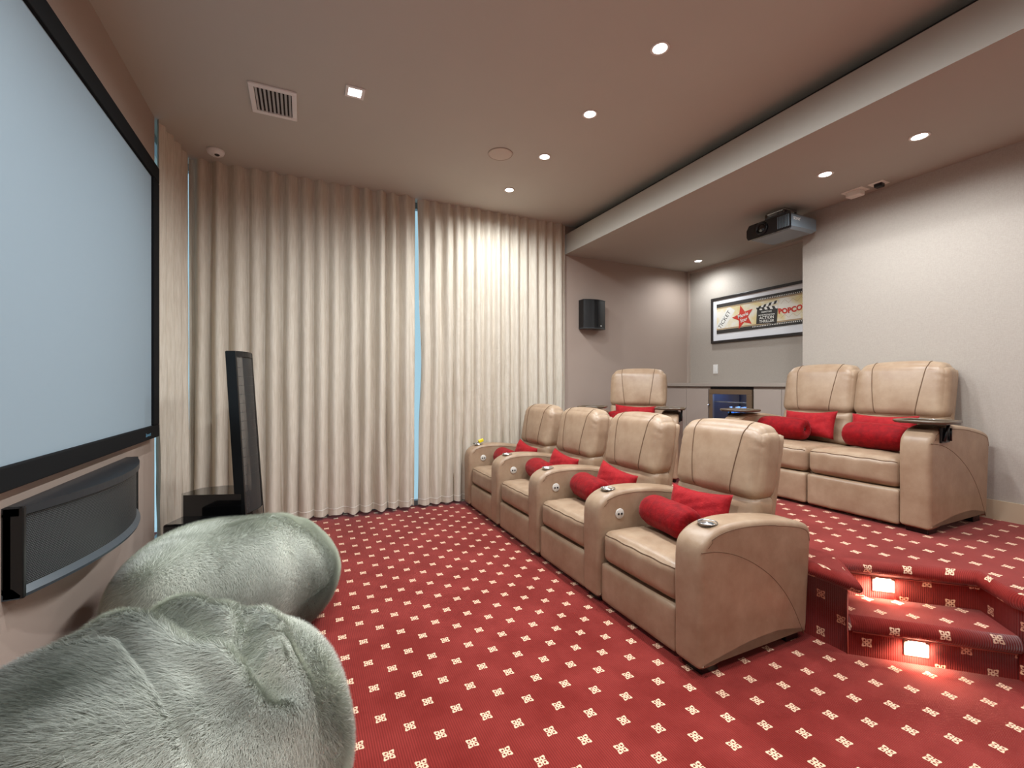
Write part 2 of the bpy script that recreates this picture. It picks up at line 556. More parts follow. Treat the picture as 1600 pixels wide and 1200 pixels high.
obj('screen_fabric', rel(MB().box(XL + .02, XL + .045, iy0 - .01, iy1 + .01, iz0 - .01, iz1 + .01)).mesh('screen_fabric', screen_mat()), scr)
M_BLUE = mat('blue_label_print', lin('#6aa9c9'), .5)
V, F = text_mesh('Stewart', .032)
obj('maker_label', mk_mesh('maker_label', [Vector((sx + .0012, 3.52 + x, .93 + y)) - off for x, y in V], F, M_BLUE), scr, label='small pale blue maker lettering on the frame corner')

# ================================================================== centre loudspeaker below the screen
cs = thing('center_speaker', 'wide black bow-fronted loudspeaker on the wall below the screen', 'speaker', (XL, 2.745, .5))
hl = .605
def arc(y, d=0.0): return .045 + .125 * (1 - (y / hl) ** 2) + d
ys = [hl * (-1 + 2 * i / 28) for i in range(29)]
def bow(z0, z1, dd, b=None, yl=hl):
    yy = [yl * (-1 + 2 * i / 28) for i in range(29)]
    poly = [(0, -yl)] + [(arc(y, dd), y) for y in yy] + [(0, yl)]
    return (b or MB()).prism(poly, z0, z1)
obj('cabinet', bow(.02, .30, -.022).mesh('cabinet', M_BLACK), cs)
obj('top_rail', bow(.29, .32, .0).mesh('top_rail', mat('charcoal_satin', lin('#24282c'), .4)), cs)
rail = MB()
P = [(arc(y, .004), y) for y in ys] + [(arc(y, -.03), y) for y in ys[::-1]]
pl = []
n = len(ys)
Vr = []
for y in ys: Vr += [(arc(y, .0), y, .0), (arc(y, .004), y, .012), (arc(y, -.018), y, .038), (arc(y, -.06), y, .038), (arc(y, -.06), y, .0)]
Fr = []
for i in range(n - 1):
    for k in range(5): Fr.append((i * 5 + k, (i + 1) * 5 + k, (i + 1) * 5 + (k + 1) % 5, i * 5 + (k + 1) % 5))
Fr += [tuple(range(5)), tuple((n - 1) * 5 + k for k in range(5))]
obj('bottom_rail', MB().add(Vr, Fr).mesh('bottom_rail', mat('lit_ledge_satin', lin('#3d464d'), .35)), cs, label='lower rail painted lighter as if its ledge catches light')  # lighter grey than the cabinet imitates light caught on the sloping ledge
def grille_mat():
    m = mat('perforated_grille', lin('#2b2d30'), .45, metal=.5); nt, b = nodes(m)
    sp = nt.nodes.new('ShaderNodeSeparateXYZ'); nt.links.new(coord(nt), sp.inputs[0])
    z = NX(nt, sp.outputs[2]); y = NX(nt, sp.outputs[1])
    a = (z * (2 * math.pi / .0065)).fn('SINE'); bb = ((y + z * .5) * (2 * math.pi / .0065)).fn('SINE')
    h = ramp(a * .7 + bb * .35, -.4, .7)
    nt.links.new(mix(nt, h, lin('#0c0d0e'), lin('#5c5f61')), b.inputs['Base Color'])
    bump(m, h, .5, .003)
    return m
M_GRILLE = grille_mat()
Vg = []
for y in [hl * .985 * (-1 + 2 * i / 28) for i in range(29)]: Vg += [(arc(y, -.014), y, .034), (arc(y, -.014), y, .292)]
obj('grille', mk_mesh('grille', Vg, [(2 * i, 2 * i + 2, 2 * i + 3, 2 * i + 1) for i in range(28)], M_GRILLE, True), cs, label='fine perforated grey grille')
for sgn in (-1, 1):
    y0, y1 = sorted((sgn * hl, sgn * (hl - .02)))
    obj('end_cap', MB().rbox(0, arc(hl, .012), y0, y1, 0, .32, .004).mesh('end_cap', M_BLACK), cs)
em = MB(); ye = .40
for (a0, b0, a1, b1, wd) in ((-.012, -.004, .004, .004, .005), (.0, .0, .012, .016, .005), (.0, .0, -.004, -.015, .004), (.004, .0, .014, -.006, .004), (-.012, -.004, -.008, -.014, .003)):
    dx, dz = a1 - a0, b1 - b0; L = math.hypot(dx, dz); px, pz = -dz / L * wd / 2, dx / L * wd / 2
    em.add([(arc(ye + a, -.0115), ye + a, .095 + b) for a, b in ((a0 + px, b0 + pz), (a0 - px, b0 - pz), (a1 - px, b1 - pz), (a1 + px, b1 + pz))], [(0, 1, 2, 3)])
obj('emblem', em.mesh('emblem', M_WHITE), cs, label='small white emblem on the grille')

# ================================================================== tower loudspeaker and subwoofer in the corner
tw = thing('tower_speaker', 'tall black leaning panel loudspeaker with a see-through curved face', 'speaker', (-.306, 3.675, 0), R(-19))
# local: +x forward, +y across (away from the camera)
def lean(z): return .02 - .066 * z
def half_w(z): return .142 - .012 * z
obj('bass_cabinet', MB().prism([(-.03, -.14), (-.40, -.14), (-.44, -.09), (-.40, .08), (-.28, .14), (-.03, .14)], .02, .5).mesh('bass_cabinet', M_BLACKG), tw, label='glossy black bass cabinet')
for sgn in (-1, 1):
    Vv = []
    for z in (.0, .5, 1.0, 1.475):
        w = half_w(z); a = lean(z)
        Vv += [(a - .065, sgn * w, z), (a, sgn * w, z), (a, sgn * (w - .018), z), (a - .065, sgn * (w - .018), z)]
    Ff = [(4 * i + k, 4 * i + (k + 1) % 4, 4 * i + 4 + (k + 1) % 4, 4 * i + 4 + k) for i in range(3) for k in range(4)] + [(0, 1, 2, 3), (12, 13, 14, 15)]
    obj('side_rail', MB().add(Vv, Ff).mesh('side_rail', M_BLACK), tw)
def panel_mat():
    m = mat('stator_panel', lin('#3a3a3a'), .45, metal=.3, alpha=.8)
    return m
Vp = []; zz = [.36, .6, .8, 1.0, 1.2, 1.44]
for z in zz:
    for i in range(9):
        y = (-1 + i / 4) * (half_w(z) - .016); Vp.append((lean(z) - .012 + .028 * (1 - (y / .14) ** 2), y, z))
obj('stator_panel', mk_mesh('stator_panel', Vp, [(a * 9 + i, a * 9 + i + 1, a * 9 + i + 10, a * 9 + i + 9) for a in range(5) for i in range(8)], panel_mat(), True), tw, label='see-through grey curved panel')
for z in np.arange(.62, 1.42, .062):
    pts = [(lean(z) - .013 + .028 * (1 - ((-1 + i / 4) * (half_w(z) - .016) / .14) ** 2), (-1 + i / 4) * (half_w(z) - .016), z) for i in range(9)]
    obj('spar', MB().tube(pts, .0016, 5).mesh('spar', M_BLACK), tw)
def bow_block(z0, z1, bulge):
    b = MB(); Q = []
    for z in (z0, z1):
        w = half_w(z) - .002
        Q.append([(lean(z) - .06, -w, z)] + [(lean(z) - .004 + bulge * (1 - (-1 + i / 4) ** 2), (-1 + i / 4) * w, z) for i in range(9)] + [(lean(z) - .06, w, z)])
    n = len(Q[0]); V = Q[0] + Q[1]
    return b.add(V, [tuple(range(n))[::-1], tuple(range(n, 2 * n))] + [(i, (i + 1) % n, n + (i + 1) % n, n + i) for i in range(n)])
obj('top_cap', bow_block(1.44, 1.478, .028).mesh('top_cap', M_BLACK), tw)
obj('woofer_front', bow_block(.03, .36, .026).mesh('woofer_front', M_BLACKG), tw, label='glossy black lower front')
obj('foot_plate', MB().rbox(-.38, .03, -.13, .13, .0, .03, .004).mesh('foot_plate', M_BLACK), tw)

sb = thing('subwoofer', 'low glossy black box half hidden behind the far fur bean bag', 'speaker', (-.56, 3.40, 0), R(-19))
obj('body', MB().rbox(-.195, .195, -.095, .095,   .02, .39, .012).mesh('body', M_BLACKG), sb)
for x in (-.17, .17):
    for y in (-.07, .07):
        obj('foot', MB().lathe([(.014, 0), (.016, .022)], 10, Matrix.Translation((x, y, 0))).mesh('foot', M_BLACK), sb)

# ================================================================== ceiling fittings
M_LENS = mat('lamp_lens', (1, 1, 1, 1), .5, emit=(1, .97, .93, 1), es=14.0)
M_RING = mat('lamp_trim', lin('#d9d3cc'), .4)
def downlight(x, y, z, label, group, e=1.0, square=False):
    t = thing('downlight', label, 'ceiling light', (x, y, z), 0, group)
    if square:
        s, w = .058, .020
        for a in ((-s, s, -s, -s + w), (-s, s, s - w, s), (-s, -s + w, -s + w, s - w), (s - w, s, -s + w, s - w)):
            obj('trim_bar', MB().rbox(*a, -.008, 0, .002).mesh('trim_bar', M_WHITE), t)
        obj('lens', MB().box(-s + w, s - w, -s + w, s - w, -.004, 0).mesh('lens', M_LENS), t)
    else:
        obj('trim_ring', MB().lathe([(.038, 0), (.038, -.004), (.047, -.006), (.053, -.003), (.053, 0)], 28).mesh('trim_ring', M_RING), t)
        obj('lens', MB().lathe([(.0001, -.003), (.038, -.003), (.038, 0)], 24).mesh('lens', M_LENS), t)
    lamp('downlight_beam', 'SPOT', t, (0, 0, -.02), LAMP_W * e, spot_size=R(172), spot_blend=.75, shadow_soft_size=.045)
    return t
gm = 'downlights in the main ceiling'
downlight(1.797, 3.908, ZC, 'round ceiling downlight nearest the curtains, first of the row', gm)
downlight(1.797, 3.216, ZC, 'round ceiling downlight second from the curtains in the row', gm)
downlight(1.797, 2.575, ZC, 'round ceiling downlight third from the curtains in the row', gm)
downlight(1.797, 1.906, ZC, 'round ceiling downlight fourth from the curtains, largest in the photo', gm)
downlight(1.797, 1.25, ZC, 'added unseen round ceiling downlight, fifth from the curtains, for fill light', gm)  # added out of view, extends the row for fill light
downlight(1.797, .0, ZC, 'added unseen round ceiling downlight behind the camera, for fill light', gm)  # unseen extra lamp, put in to light the room from behind the camera
downlight(.302, 3.015, ZC, 'square ceiling downlight beside the white air vent', gm, 1.0, True)
downlight(.302, 1.40, ZC, 'added unseen square ceiling downlight brightening the near fur bean bag', gm, 1.5, True)  # added out of view and boosted to brighten the near bag
downlight(.302, -.2, ZC, 'added unseen square ceiling downlight behind the camera, for fill light', gm, 1.0, True)  # another unseen lamp added as fill
gs = 'downlights in the lowered rear ceiling'
downlight(3.44, 1.437, ZS, 'round downlight in the lowered ceiling above the two-seat recliner', gs, .52)
downlight(3.44, 1.985, ZS, 'round downlight in the lowered ceiling next to the projector', gs, .52)
downlight(4.436, 4.049, ZS, 'small round downlight in the alcove ceiling above the cabinet', gs, .45)
downlight(3.44, .35, ZS, 'added unseen round downlight in the lowered ceiling past the right edge', gs, .52)  # added beyond the frame as an extra light source

# round ceiling loudspeaker
sp = thing('ceiling_speaker', 'flat round ceiling speaker grille between the downlights', 'speaker', (1.452, 3.33, ZC))
obj('grille', MB().lathe([(.0001, -.006), (.088, -.006), (.094, -.004)], 32).mesh('grille', mat('pale_mesh', lin('#c9bdb0'), .7)), sp)
obj('rim', MB().lathe([(.092, 0), (.092, -.007), (.1, -.006), (.102, 0)], 32).mesh('rim', mat('rim_paint', lin('#b8aa9c'), .6)), sp)

# air vent
av = thing('air_vent', 'white rectangular ceiling air vent with narrow slats', 'vent', (-.172, 3.345, ZC))
ax, ay = .137, .168
for a in ((-ax, ax, -ay, -ay + .035), (-ax, ax, ay - .035, ay), (-ax, -ax + .03, -ay + .035, ay - .035), (ax - .03, ax, -ay + .035, ay - .035)):
    obj('frame_bar', MB().rbox(*a, -.012, 0, .003).mesh('frame_bar', M_WHITE), av)
obj('backing', MB().box(-ax + .02, ax - .02, -ay + .02, ay - .02, -.002, 0).mesh('backing', M_DARK), av, label='dark sheet standing for the shade behind the slats')  # flat dark sheet paints the shade inside the duct opening
slat = MB().box(-.0085, .0085, -ay + .03, ay - .03, -.001, .0, Matrix.Rotation(R(38), 4, 'Y')).mesh('slat', mat('slat_paint', lin('#cfcac2'), .5))
for i in range(9):
    obj('slat', slat, av, (-.096 + i * .024, 0, -.008))

# dome camera
dc = thing('dome_camera', 'small white dome camera on the ceiling near the corner', 'camera', (-.63, 4.24, ZC))
obj('body', MB().lathe([(.062, 0), (.062, -.012), (.056, -.028), (.04, -.04), (.0001, -.043)], 28).mesh('body', M_WHITE), dc)
obj('lens_dome', MB().lathe([(.022, -.030), (.02, -.044), (.012, -.052), (.0001, -.055)], 20, Matrix.Translation((.012, -.014, .004))).mesh('lens_dome', M_BLACKG), dc, label='black lens bubble')
obj('sensor', MB().lathe([(.006, -.02), (.006, -.036), (.0001, -.037)], 12, Matrix.Translation((-.03, -.035, .008))).mesh('sensor', M_BLACK), dc)

# boxes on the lowered ceiling
M_PALE = mat('pale_box_paint', lin('#e6ded4'), .6)
jb = thing('junction_box', 'pale square ceiling box with a deep cover beside the projector', 'junction box', (3.955, 2.06, ZS))
obj('plate', MB().rbox(-.055, .055, -.075, .075, -.006, 0, .002).mesh('plate', M_PALE), jb)
obj('cover', MB().rbox(-.038, .038, -.05, .05, -.045, -.005, .006).mesh('cover', M_PALE), jb)
ob = thing('ceiling_outlet', 'small white ceiling outlet plate with a black plug', 'outlet', (3.965, 1.905, ZS))
obj('plate', MB().rbox(-.05, .05, -.05, .05, -.006, 0, .002).mesh('plate', M_PALE), ob)
obj('plug', MB().rbox(-.025, .025, -.03, .022, -.032, -.005, .005).mesh('plug', M_BLACK), ob, label='black plug')

# projector
pj = thing('projector', 'dark grey projector hanging from the lowered ceiling', 'projector', (3.84, 2.59, 2.55))
M_PJ = mat('projector_shell', lin('#75818a'), .3, coat=.2); M_PJF = mat('projector_front', lin('#14191d'), .15, coat=.5)
Vb = []
for z, e in ((0.0, .025), (.02, .0), (.115, .0), (.135, .02)):
    Vb += [(-.165 + e, -.2 + e), (.172 - e, -.2 + e), (.172 - e, .2 - e), (-.165 + e, .2 - e)]
V3 = [(x, y, (0, .02, .115, .135)[i // 4]) for i, (x, y) in enumerate(Vb)]
F3 = [(4 * i + k, 4 * i + (k + 1) % 4, 4 * i + 4 + (k + 1) % 4, 4 * i + 4 + k) for i in range(3) for k in range(4)] + [(3, 2, 1, 0), (12, 13, 14, 15)]
shell = MB().add(V3, F3).mesh('shell', M_PJ); obj('shell', shell, pj)
fp = obj('front_panel', MB().prism([(-.2, .004), (-.195, .0), (.19, .0), (.205, .03), (.205, .09), (.18, .13), (.05, .133), (-.2, .133)], 0, .012,
         Matrix(((0, 0, -1, -.163), (1, 0, 0, 0), (0, 1, 0, .0), (0, 0, 0, 1)))).mesh('front_panel', M_PJF), pj, label='glossy black front')
MX = Matrix(((0, 0, -1, -.172), (1, 0, 0, .055), (0, 1, 0, .07), (0, 0, 0, 1)))
obj('lens_ring', MB().lathe([(.052, 0), (.055, .012), (.048, .02), (.04, .016), (.04, .004)], 28, MX).mesh('lens_ring', M_BLACK), pj)
obj('lens', MB().lathe([(.04, .005), (.03, .012), (.0001, .016)], 24, MX).mesh('lens', mat('lens_glass', lin('#050608'), .03, coat=1)), pj, label='round glass lens')
for i in range(8):
    obj('vent_fin', MB().box(-.182, -.172, -.19 + i * .0135, -.186 + i * .0135, .018, .118).mesh('vent_fin', mat('fin', lin('#6d777d'), .3) if i == 0 else bpy.data.materials['fin']), pj)
obj('mount_plate', MB().rbox(-.08, .08, -.09, .08, .205, .2245, .003).mesh('mount_plate', M_STEEL), pj)
for x in (-.08, .08):
    for y in (-.08, .08):
        obj('mount_post', MB().lathe([(.009, .125), (.009, .21)], 10, Matrix.Translation((x, y, 0))).mesh('mount_post', M_STEEL), pj)
obj('mount_bracket', MB().rbox(-.13, .14, -.12, .06, .13, .165, .004).mesh('mount_bracket', mat('bracket_grey', lin('#4a5054'), .4)), pj)
V, F = text_mesh('SONY', .034, .001)
obj('badge', mk_mesh('badge', [(-.09 + x, -.2012, .085 + y) for x, y in V], F, M_WHITE), pj, label='white lettering on the side')

# ================================================================== alcove: wall speaker, poster, switch, cabinets
ws = thing('wall_speaker', 'small black wall speaker between the curtain and the corner', 'speaker', (3.148, YS, 1.905))
Q = [(-.155, 0), (-.155, -.10)] + [(-.155 + .31 * i / 10, -.10 - .045 * math.sin(math.pi * i / 10)) for i in range(1, 10)] + [(.155, -.10), (.155, 0)]
Q = [(x, y - .01) for x, y in Q]
obj('cabinet', MB().prism(Q, .012, .335).mesh('cabinet', M_BLACK), ws)
obj('top_plate', MB().prism([(x * 1.01, y * 1.03) for x, y in Q], .335, .345).mesh('top_plate', M_BLACK), ws)
obj('base_plate', MB().prism([(x * 1.01, y * 1.03) for x, y in Q], 0, .012).mesh('base_plate', mat('grey_edge', lin('#33383b'), .3)), ws)
obj('bracket', MB().box(-.04, .04, -.012, 0, .08, .28).mesh('bracket', M_BLACK), ws)
obj('emblem', MB().lathe([(.008, 0), (.007, .002)], 12, Matrix.Translation((.07, -.147, .035)) @ Matrix.Rotation(R(90), 4, 'X')).mesh('emblem', M_WHITE), ws, label='tiny white emblem')

ls = thing('light_switch', 'white wall switch plate below the framed poster', 'switch', (XA, 4.083, 1.44))
obj('plate', MB().rbox(-.008, 0, -.035, .035, -.058, .058, .003).mesh('plate', M_WHITE), ls)
obj('rocker', MB().rbox(-.013, -.007, -.017, .017, -.034, .034, .002).mesh('rocker', M_WHITE), ls)

pst = thing('framed_poster', 'long framed movie poster in the alcove above the cabinet', 'poster', (XA, 4.05, 1.884))
AW, AH = 1.25, .372            # art size; local print coordinates run right as seen
def flat(V, d): return [(-.022 - d, -x, y) for x, y in V]
M_PFR = mat('poster_frame_black', lin('#2a2523'), .35); M_MAT = mat('white_mount', lin('#e9e9ec'), .8)
M_CREAM = mat('poster_cream', lin('#e6ddc6'), .7); nt, b = nodes(M_CREAM)
nn = noise(nt, coord(nt), 6, 3); nt.links.new(mix(nt, ramp(nn, .4, .6), lin('#efe9dc'), lin('#e6d29a')), b.inputs['Base Color'])
M_PBLK = mat('poster_black', lin('#35302c'), .7); M_PRED = mat('poster_red', lin('#cf3a2a'), .7); M_PWHT = mat('poster_white', lin('#efece4'), .7); M_PTAN = mat('poster_tan', lin('#b59a78'), .7)
ox0, ox1, oy0, oy1 = -.086, AW + .086, -.118, AH + .085
fw = .032
for a in ((ox0, ox1, oy1 - fw, oy1), (ox0, ox1, oy0, oy0 + fw), (ox0, ox0 + fw, oy0 + fw, oy1 - fw), (ox1 - fw, ox1, oy0 + fw, oy1 - fw)):
    obj('frame_bar', MB().rbox(-.029, 0, -a[1], -a[0], a[2], a[3], .003).mesh('frame_bar', M_PFR), pst)
obj('mount', MB().box(-.018, -.004, -ox1 + .02, -ox0 - .02, oy0 + .02, oy1 - .02).mesh('mount', M_MAT), pst, label='white mount board')
def pr(name, V, F, m, d=.0, label=None): return obj(name, mk_mesh(name, flat(V, d), [f for f in F], m), pst, label=label)
def rect(a, b_, c, d): return [(a, c), (b_, c), (b_, d), (a, d)]
pr('art_print', rect(0, AW, 0, AH), [(0, 1, 2, 3)], M_CREAM, 0, 'cream print with film strip edges')
film = MB(); holes = MB(); tanb = MB()
for y0 in (0, AH - .045):
    film.add([Vector((x, y, 0)) for x, y in rect(0, AW, y0, y0 + .045)], [(0, 1, 2, 3)])
    yb = .047 if y0 == 0 else AH - .062
    tanb.add([Vector((x, y, 0)) for x, y in rect(0, AW, yb, yb + .015)], [(0, 1, 2, 3)])
    yh = .026 if y0 == 0 else AH - .040
    k = .5
    while k < AW - .02:
        holes.add([Vector((x, y, 0)) for x, y in rect(k, k + .010, yh, yh + .012)], [(0, 1, 2, 3)]); k += .02
pr('film_strip_print', [(v[0], v[1]) for v in film.v], film.f, M_PBLK, .0006)
pr('tan_band_print', [(v[0], v[1]) for v in tanb.v], tanb.f, M_PTAN, .0005)
pr('sprocket_print', [(v[0], v[1]) for v in holes.v], holes.f, M_PWHT, .0012)['kind'] = 'stuff'
def rot(V, a, cx, cy): c, s = math.cos(R(a)), math.sin(R(a)); return [(cx + x * c - y * s, cy + x * s + y * c) for x, y in V]
pr('ticket_print', rot(rect(-.15, .15, -.055, .055), 52, .13, .175), [(0, 1, 2, 3)], M_PWHT, .0004)
V, F = text_mesh('TICKET', .075); pr('ticket_lettering', rot([(x, y) for x, y in V], 52, .115, .165), F, M_PBLK, .0010)
st = []
for i in range(10):
    rr = .150 if i % 2 == 0 else .066; a = R(90 + 36 * i); st.append((rr * math.cos(a), rr * math.sin(a)))
pr('star_print', rot([(0, 0)] + st, 14, .375, .165), [(0, i + 1, (i + 1) % 10 + 1) for i in range(10)], M_PRED, .0014, 'red star print')
V, F = text_mesh('Movie', .058, .001); pr('star_lettering', rot(V, 12, .375, .187), F, M_PWHT, .0020)
V, F = text_mesh('Star', .058, .001); pr('star_lettering', rot(V, 12, .385, .130), F, M_PWHT, .0020)
# clapperboard
cl = MB()
pr('clapper_print', rot(rect(-.125, .125, -.135, .055), -4, .68, .185), [(0, 1, 2, 3)], M_PBLK, .0014, 'black clapperboard print')
bar = []; bf = []
for row, (yy, ang, sk) in enumerate(((.062, 9, 1), (.028, -3, -1))):
    pr('clapper_bar_print', rot(rect(-.125, .125, -.016, .016), ang, .682, .185 + yy + .012), [(0, 1, 2, 3)], M_PWHT, .0016)
    Vs = []; Fs = []
    for i in range(4):
        x0 = -.12 + i * .064
        Vs += [(x0, -.016), (x0 + .032, -.016), (x0 + .032 + sk * .02, .016), (x0 + sk * .02, .016)]; Fs.append(tuple(range(4 * i, 4 * i + 4)))
    pr('clapper_stripe_print', rot(Vs, ang, .682, .185 + yy + .012), Fs, M_PBLK, .0019)
for tx, sz, yy in (('MOVIE PRODUCTION', .020, .150), ('SCENE TAKE', .022, .185), ('ACTION', .046, .118), ('THRILLER', .042, .078)):
    V, F = text_mesh(tx, sz, .0006); pr('clapper_lettering', rot(V, -2, .675, yy), F, M_PWHT, .0022)
V, F = text_mesh('POPCORN', .078, .004); V = [(x, y + 6 * (x ** 2) * .12) for x, y in V]
pr('popcorn_lettering', rot(V, 7, 1.0, .165), F, M_PRED, .0012, 'red popcorn lettering')
zg = MB()
for yy, hh in ((.245, .04), (.085, .04)):
    pts = [(.84 + .045 * i, yy + (hh if i % 2 else 0)) for i in range(9)]
    for a, c in zip(pts, pts[1:]):
        zg.add([Vector((a[0], a[1], 0)), Vector((c[0], c[1], 0)), Vector((c[0], c[1] + .003, 0)), Vector((a[0], a[1] + .003, 0))], [(0, 1, 2, 3)])
pr('zigzag_print', [(v[0], v[1]) for v in zg.v], zg.f, M_PTAN, .0007)

# cabinets
M_CAB = paint('cabinet_lacquer', '#aa9c92', .4, .02); M_TOP = mat('worktop_stone', lin('#a59a90'), .15, coat=.3)
CX = 4.28
wt = tag(obj('worktop', MB().rbox(CX - .015, XA - .001, YA + .004, YS - .004, 1.222, 1.262, .003).mesh('worktop', M_TOP)), 'long grey worktop along the alcove wall', 'worktop')
def cabinet(label, y0, y1, splits, handle=None):
    t = thing('base_cabinet', label, 'cabinet', (CX, (y0 + y1) / 2, PH), 0, 'alcove base cabinets'); yc = (y0 + y1) / 2
    obj('body', MB().box(.022, XA - CX - .002, y0 - yc, y1 - yc, .0, .848).mesh('body', M_CAB), t)
    ed = [y0 + .012] + splits + [y1 - .012]
    for a, c in zip(ed, ed[1:]):
        d = obj('door', MB().rbox(0, .02, a - yc + .002, c - yc - .002, .06, .825, .002).mesh('door', M_CAB), t)
    return t
cabinet('two-door taupe base cabinet left of the glass-front cooler', 3.752, YS - .004, [4.09])
cabinet('taupe base cabinet right of the glass-front cooler, partly behind recliner', YA + .004, 3.196, [2.88])
fg = thing('beverage_cooler', 'glass-front beverage cooler built in under the worktop', 'cooler', (CX, 3.474, PH))
fy0, fy1 = -.272, .272
M_BRN = mat('bronze_steel', lin('#8a7560'), .35, metal=.6); M_INT = mat('cooler_lining', lin('#10131c'), .5)
b = MB(); D = XA - CX - .002
b.box(.03, D, fy0, fy0 + .02, 0, .845).box(.03, D, fy1 - .02, fy1, 0, .845).box(.03, D, fy0 + .02, fy1 - .02, 0, .03).box(.03, D, fy0 + .02, fy1 - .02, .815, .845).box(D - .02, D, fy0 + .02, fy1 - .02, .03, .815)
obj('lining', b.mesh('lining', M_INT), fg)
for a in ((fy0, fy1, .765, .82), (fy0, fy1, .08, .14), (fy0, fy0 + .06, .14, .765), (fy1 - .05, fy1, .14, .765)):
    obj('door_frame', MB().rbox(-.005, .025, *a, .003).mesh('door_frame', M_BRN), fg)
obj('door_glass', MB().box(.008, .014, fy0 + .055, fy1 - .045, .135, .77).mesh('door_glass', M_GLASS), fg)
for zs in (.675, .42):
    obj('shelf', MB().box(.05, D - .03, fy0 + .03, fy1 - .03, zs, zs + .006).mesh('shelf', M_GLASS), fg, label='clear glass shelf')
    obj('shelf_edge', MB().box(.045, .052, fy0 + .03, fy1 - .03, zs - .004, zs + .008).mesh('shelf_edge', M_STEEL), fg)
obj('kick_grille', MB().box(.02, .03, fy0, fy1, 0, .075).mesh('kick_grille', M_BLACK), fg)
obj('latch', MB().lathe([(.008, 0), (.008, .03), (.004, .034)], 10, Matrix.Translation((-.005, .262, .64)) @ Matrix.Rotation(R(-90), 4, 'Y')).mesh('latch', M_STEEL), fg, label='small steel lock')
obj('led_strip', MB().box(.1, .35, fy0 + .1, fy1 - .1, .806, .814).mesh('led_strip', mat('blue_led', (0, 0, 0, 1), .5, emit=(.12, .3, 1, 1), es=2.0)), fg, label='blue led strip')
lamp('cooler_glow', 'AREA', fg, (.22, 0, .80), 4.0, (.15, .35, 1.0), shape='RECTANGLE', size=.25, size_y=.3)
M_BOT = mat('blue_bottle', lin('#2f8fd6'), .15, alpha=.9); M_CAPB = mat('bottle_cap', lin('#e6eef5'), .4)
bot = MB().lathe([(.0001, 0), (.03, 0), (.033, .01), (.033, .115), (.028, .14), (.013, .165), (.012, .18)], 16).mesh('body', M_BOT)
cap = MB().lathe([(.0145, .176), (.0145, .196), (.0001, .196)], 12).mesh('cap', M_CAPB)
wi = 0
for k, (bx_, by_) in enumerate(((.09, -.17), (.09, -.095), (.09, -.02), (.09, .055), (.17, -.135), (.17, -.06), (.17, .015))):
    t = thing('water_bottle', 'blue water bottle in the cooler, ' + ('front line, ' if k < 4 else 'back line, ') + ('rightmost', 'second from the right', 'third from the right', 'leftmost', 'right', 'middle', 'left')[k], 'bottle', (CX + bx_, 3.474 + by_, PH + .4285), 0, 'water bottles in the cooler')
    obj('body', bot, t); obj('cap', cap, t)

# ================================================================== recliners
AWD = .155                       # arm thickness
PROF = [(.0, .07), (.010, .034), (.06, .030), (.12, .034), (.19, .052), (.31, .066), (.50, .070), (.575, .050), (.66, .045), (.715, .045),
        (.735, .25), (.752, .46), (.754, .515), (.725, .562), (.62, .592), (.48, .614), (.35, .628), (.22, .632), (.11, .619), (.035, .582), (.004, .53), (-.002, .42), (.0, .24)]

def smooth_profile(P, per=4):
    n = len(P); out = []
    for i in range(n):
        p0, p1, p2, p3 = P[i - 1], P[i], P[(i + 1) % n], P[(i + 2) % n]
        for k in range(per):
            t = k / per
            f = lambda a, b, c, d: .5 * ((2 * b) + (-a + c) * t + (2 * a - 5 * b + 4 * c - d) * t * t + (-a + 3 * b - 3 * c + d) * t ** 3)
            out.append((f(p0[0], p1[0], p2[0], p3[0]), f(p0[1], p1[1], p2[1], p3[1])))
    return out

def rounded_prism(P, w, r, seg=4, puff=0.0):
    """side profile P (x,z) counter-clockwise, thickness w along y, softly rounded rims"""
    n = len(P); N = []
    for i in range(n):
        a = Vector(P[i - 1]); b = Vector(P[(i + 1) % n]); d = (b - a).normalized(); N.append(Vector((d.y, -d.x)))
    V = []; F = []; rings = []
    def ring(ins, y):
        k = len(V); V.extend([(P[i][0] - N[i].x * ins, y, P[i][1] - N[i].y * ins) for i in range(n)]); rings.append(k)
    for s in range(seg + 1):
        a = math.pi / 2 * s / seg; ring(r * (1 - math.sin(a)), -w / 2 + r * (1 - math.cos(a)))
    for s in range(seg, -1, -1):
        a = math.pi / 2 * s / seg; ring(r * (1 - math.sin(a)), w / 2 - r * (1 - math.cos(a)))
    sm = []
    for a, b in zip(rings, rings[1:]):
        for i in range(n): F.append((a + i, b + i, b + (i + 1) % n, a + (i + 1) % n)); sm.append(True)
    F.append(tuple(rings[0] + i for i in range(n))); F.append(tuple(rings[-1] + i for i in range(n))[::-1]); sm += [False, False]
    m = MB(); m.v = V; m.f = F; m.sm = sm
    return m

SP = smooth_profile(PROF)
CUPX = .128
def arm_mesh():
    me = rounded_prism(SP, AWD, .026).mesh('arm', M_LEATHER)
    a = bpy.data.objects.new('arm_cut', me); COL.objects.link(a)
    c = bpy.data.objects.new('cup_cut', MB().lathe([(.0001, .55), (.036, .55), (.036, .70), (.0001, .70)], 28, Matrix.Translation((CUPX, 0, 0))).mesh('cup_cut', M_LEATHER)); COL.objects.link(c)
    md = a.modifiers.new('cut', 'BOOLEAN'); md.object = c; md.operation = 'DIFFERENCE'; md.solver = 'EXACT'
    dg = bpy.context.evaluated_depsgraph_get(); dg.update()
    out = bpy.data.meshes.new_from_object(a.evaluated_get(dg)); out.name = 'arm'
    bpy.data.objects.remove(a); bpy.data.objects.remove(c)
    return out
ARM = arm_mesh()
CUP = MB().lathe([(.0385, .614), (.0385, .629), (.0425, .632), (.042, .6265), (.036, .622), (.035, .56), (.0001, .556)], 28, Matrix.Translation((CUPX, 0, 0.0))).mesh('cup_holder', M_STEEL, False)
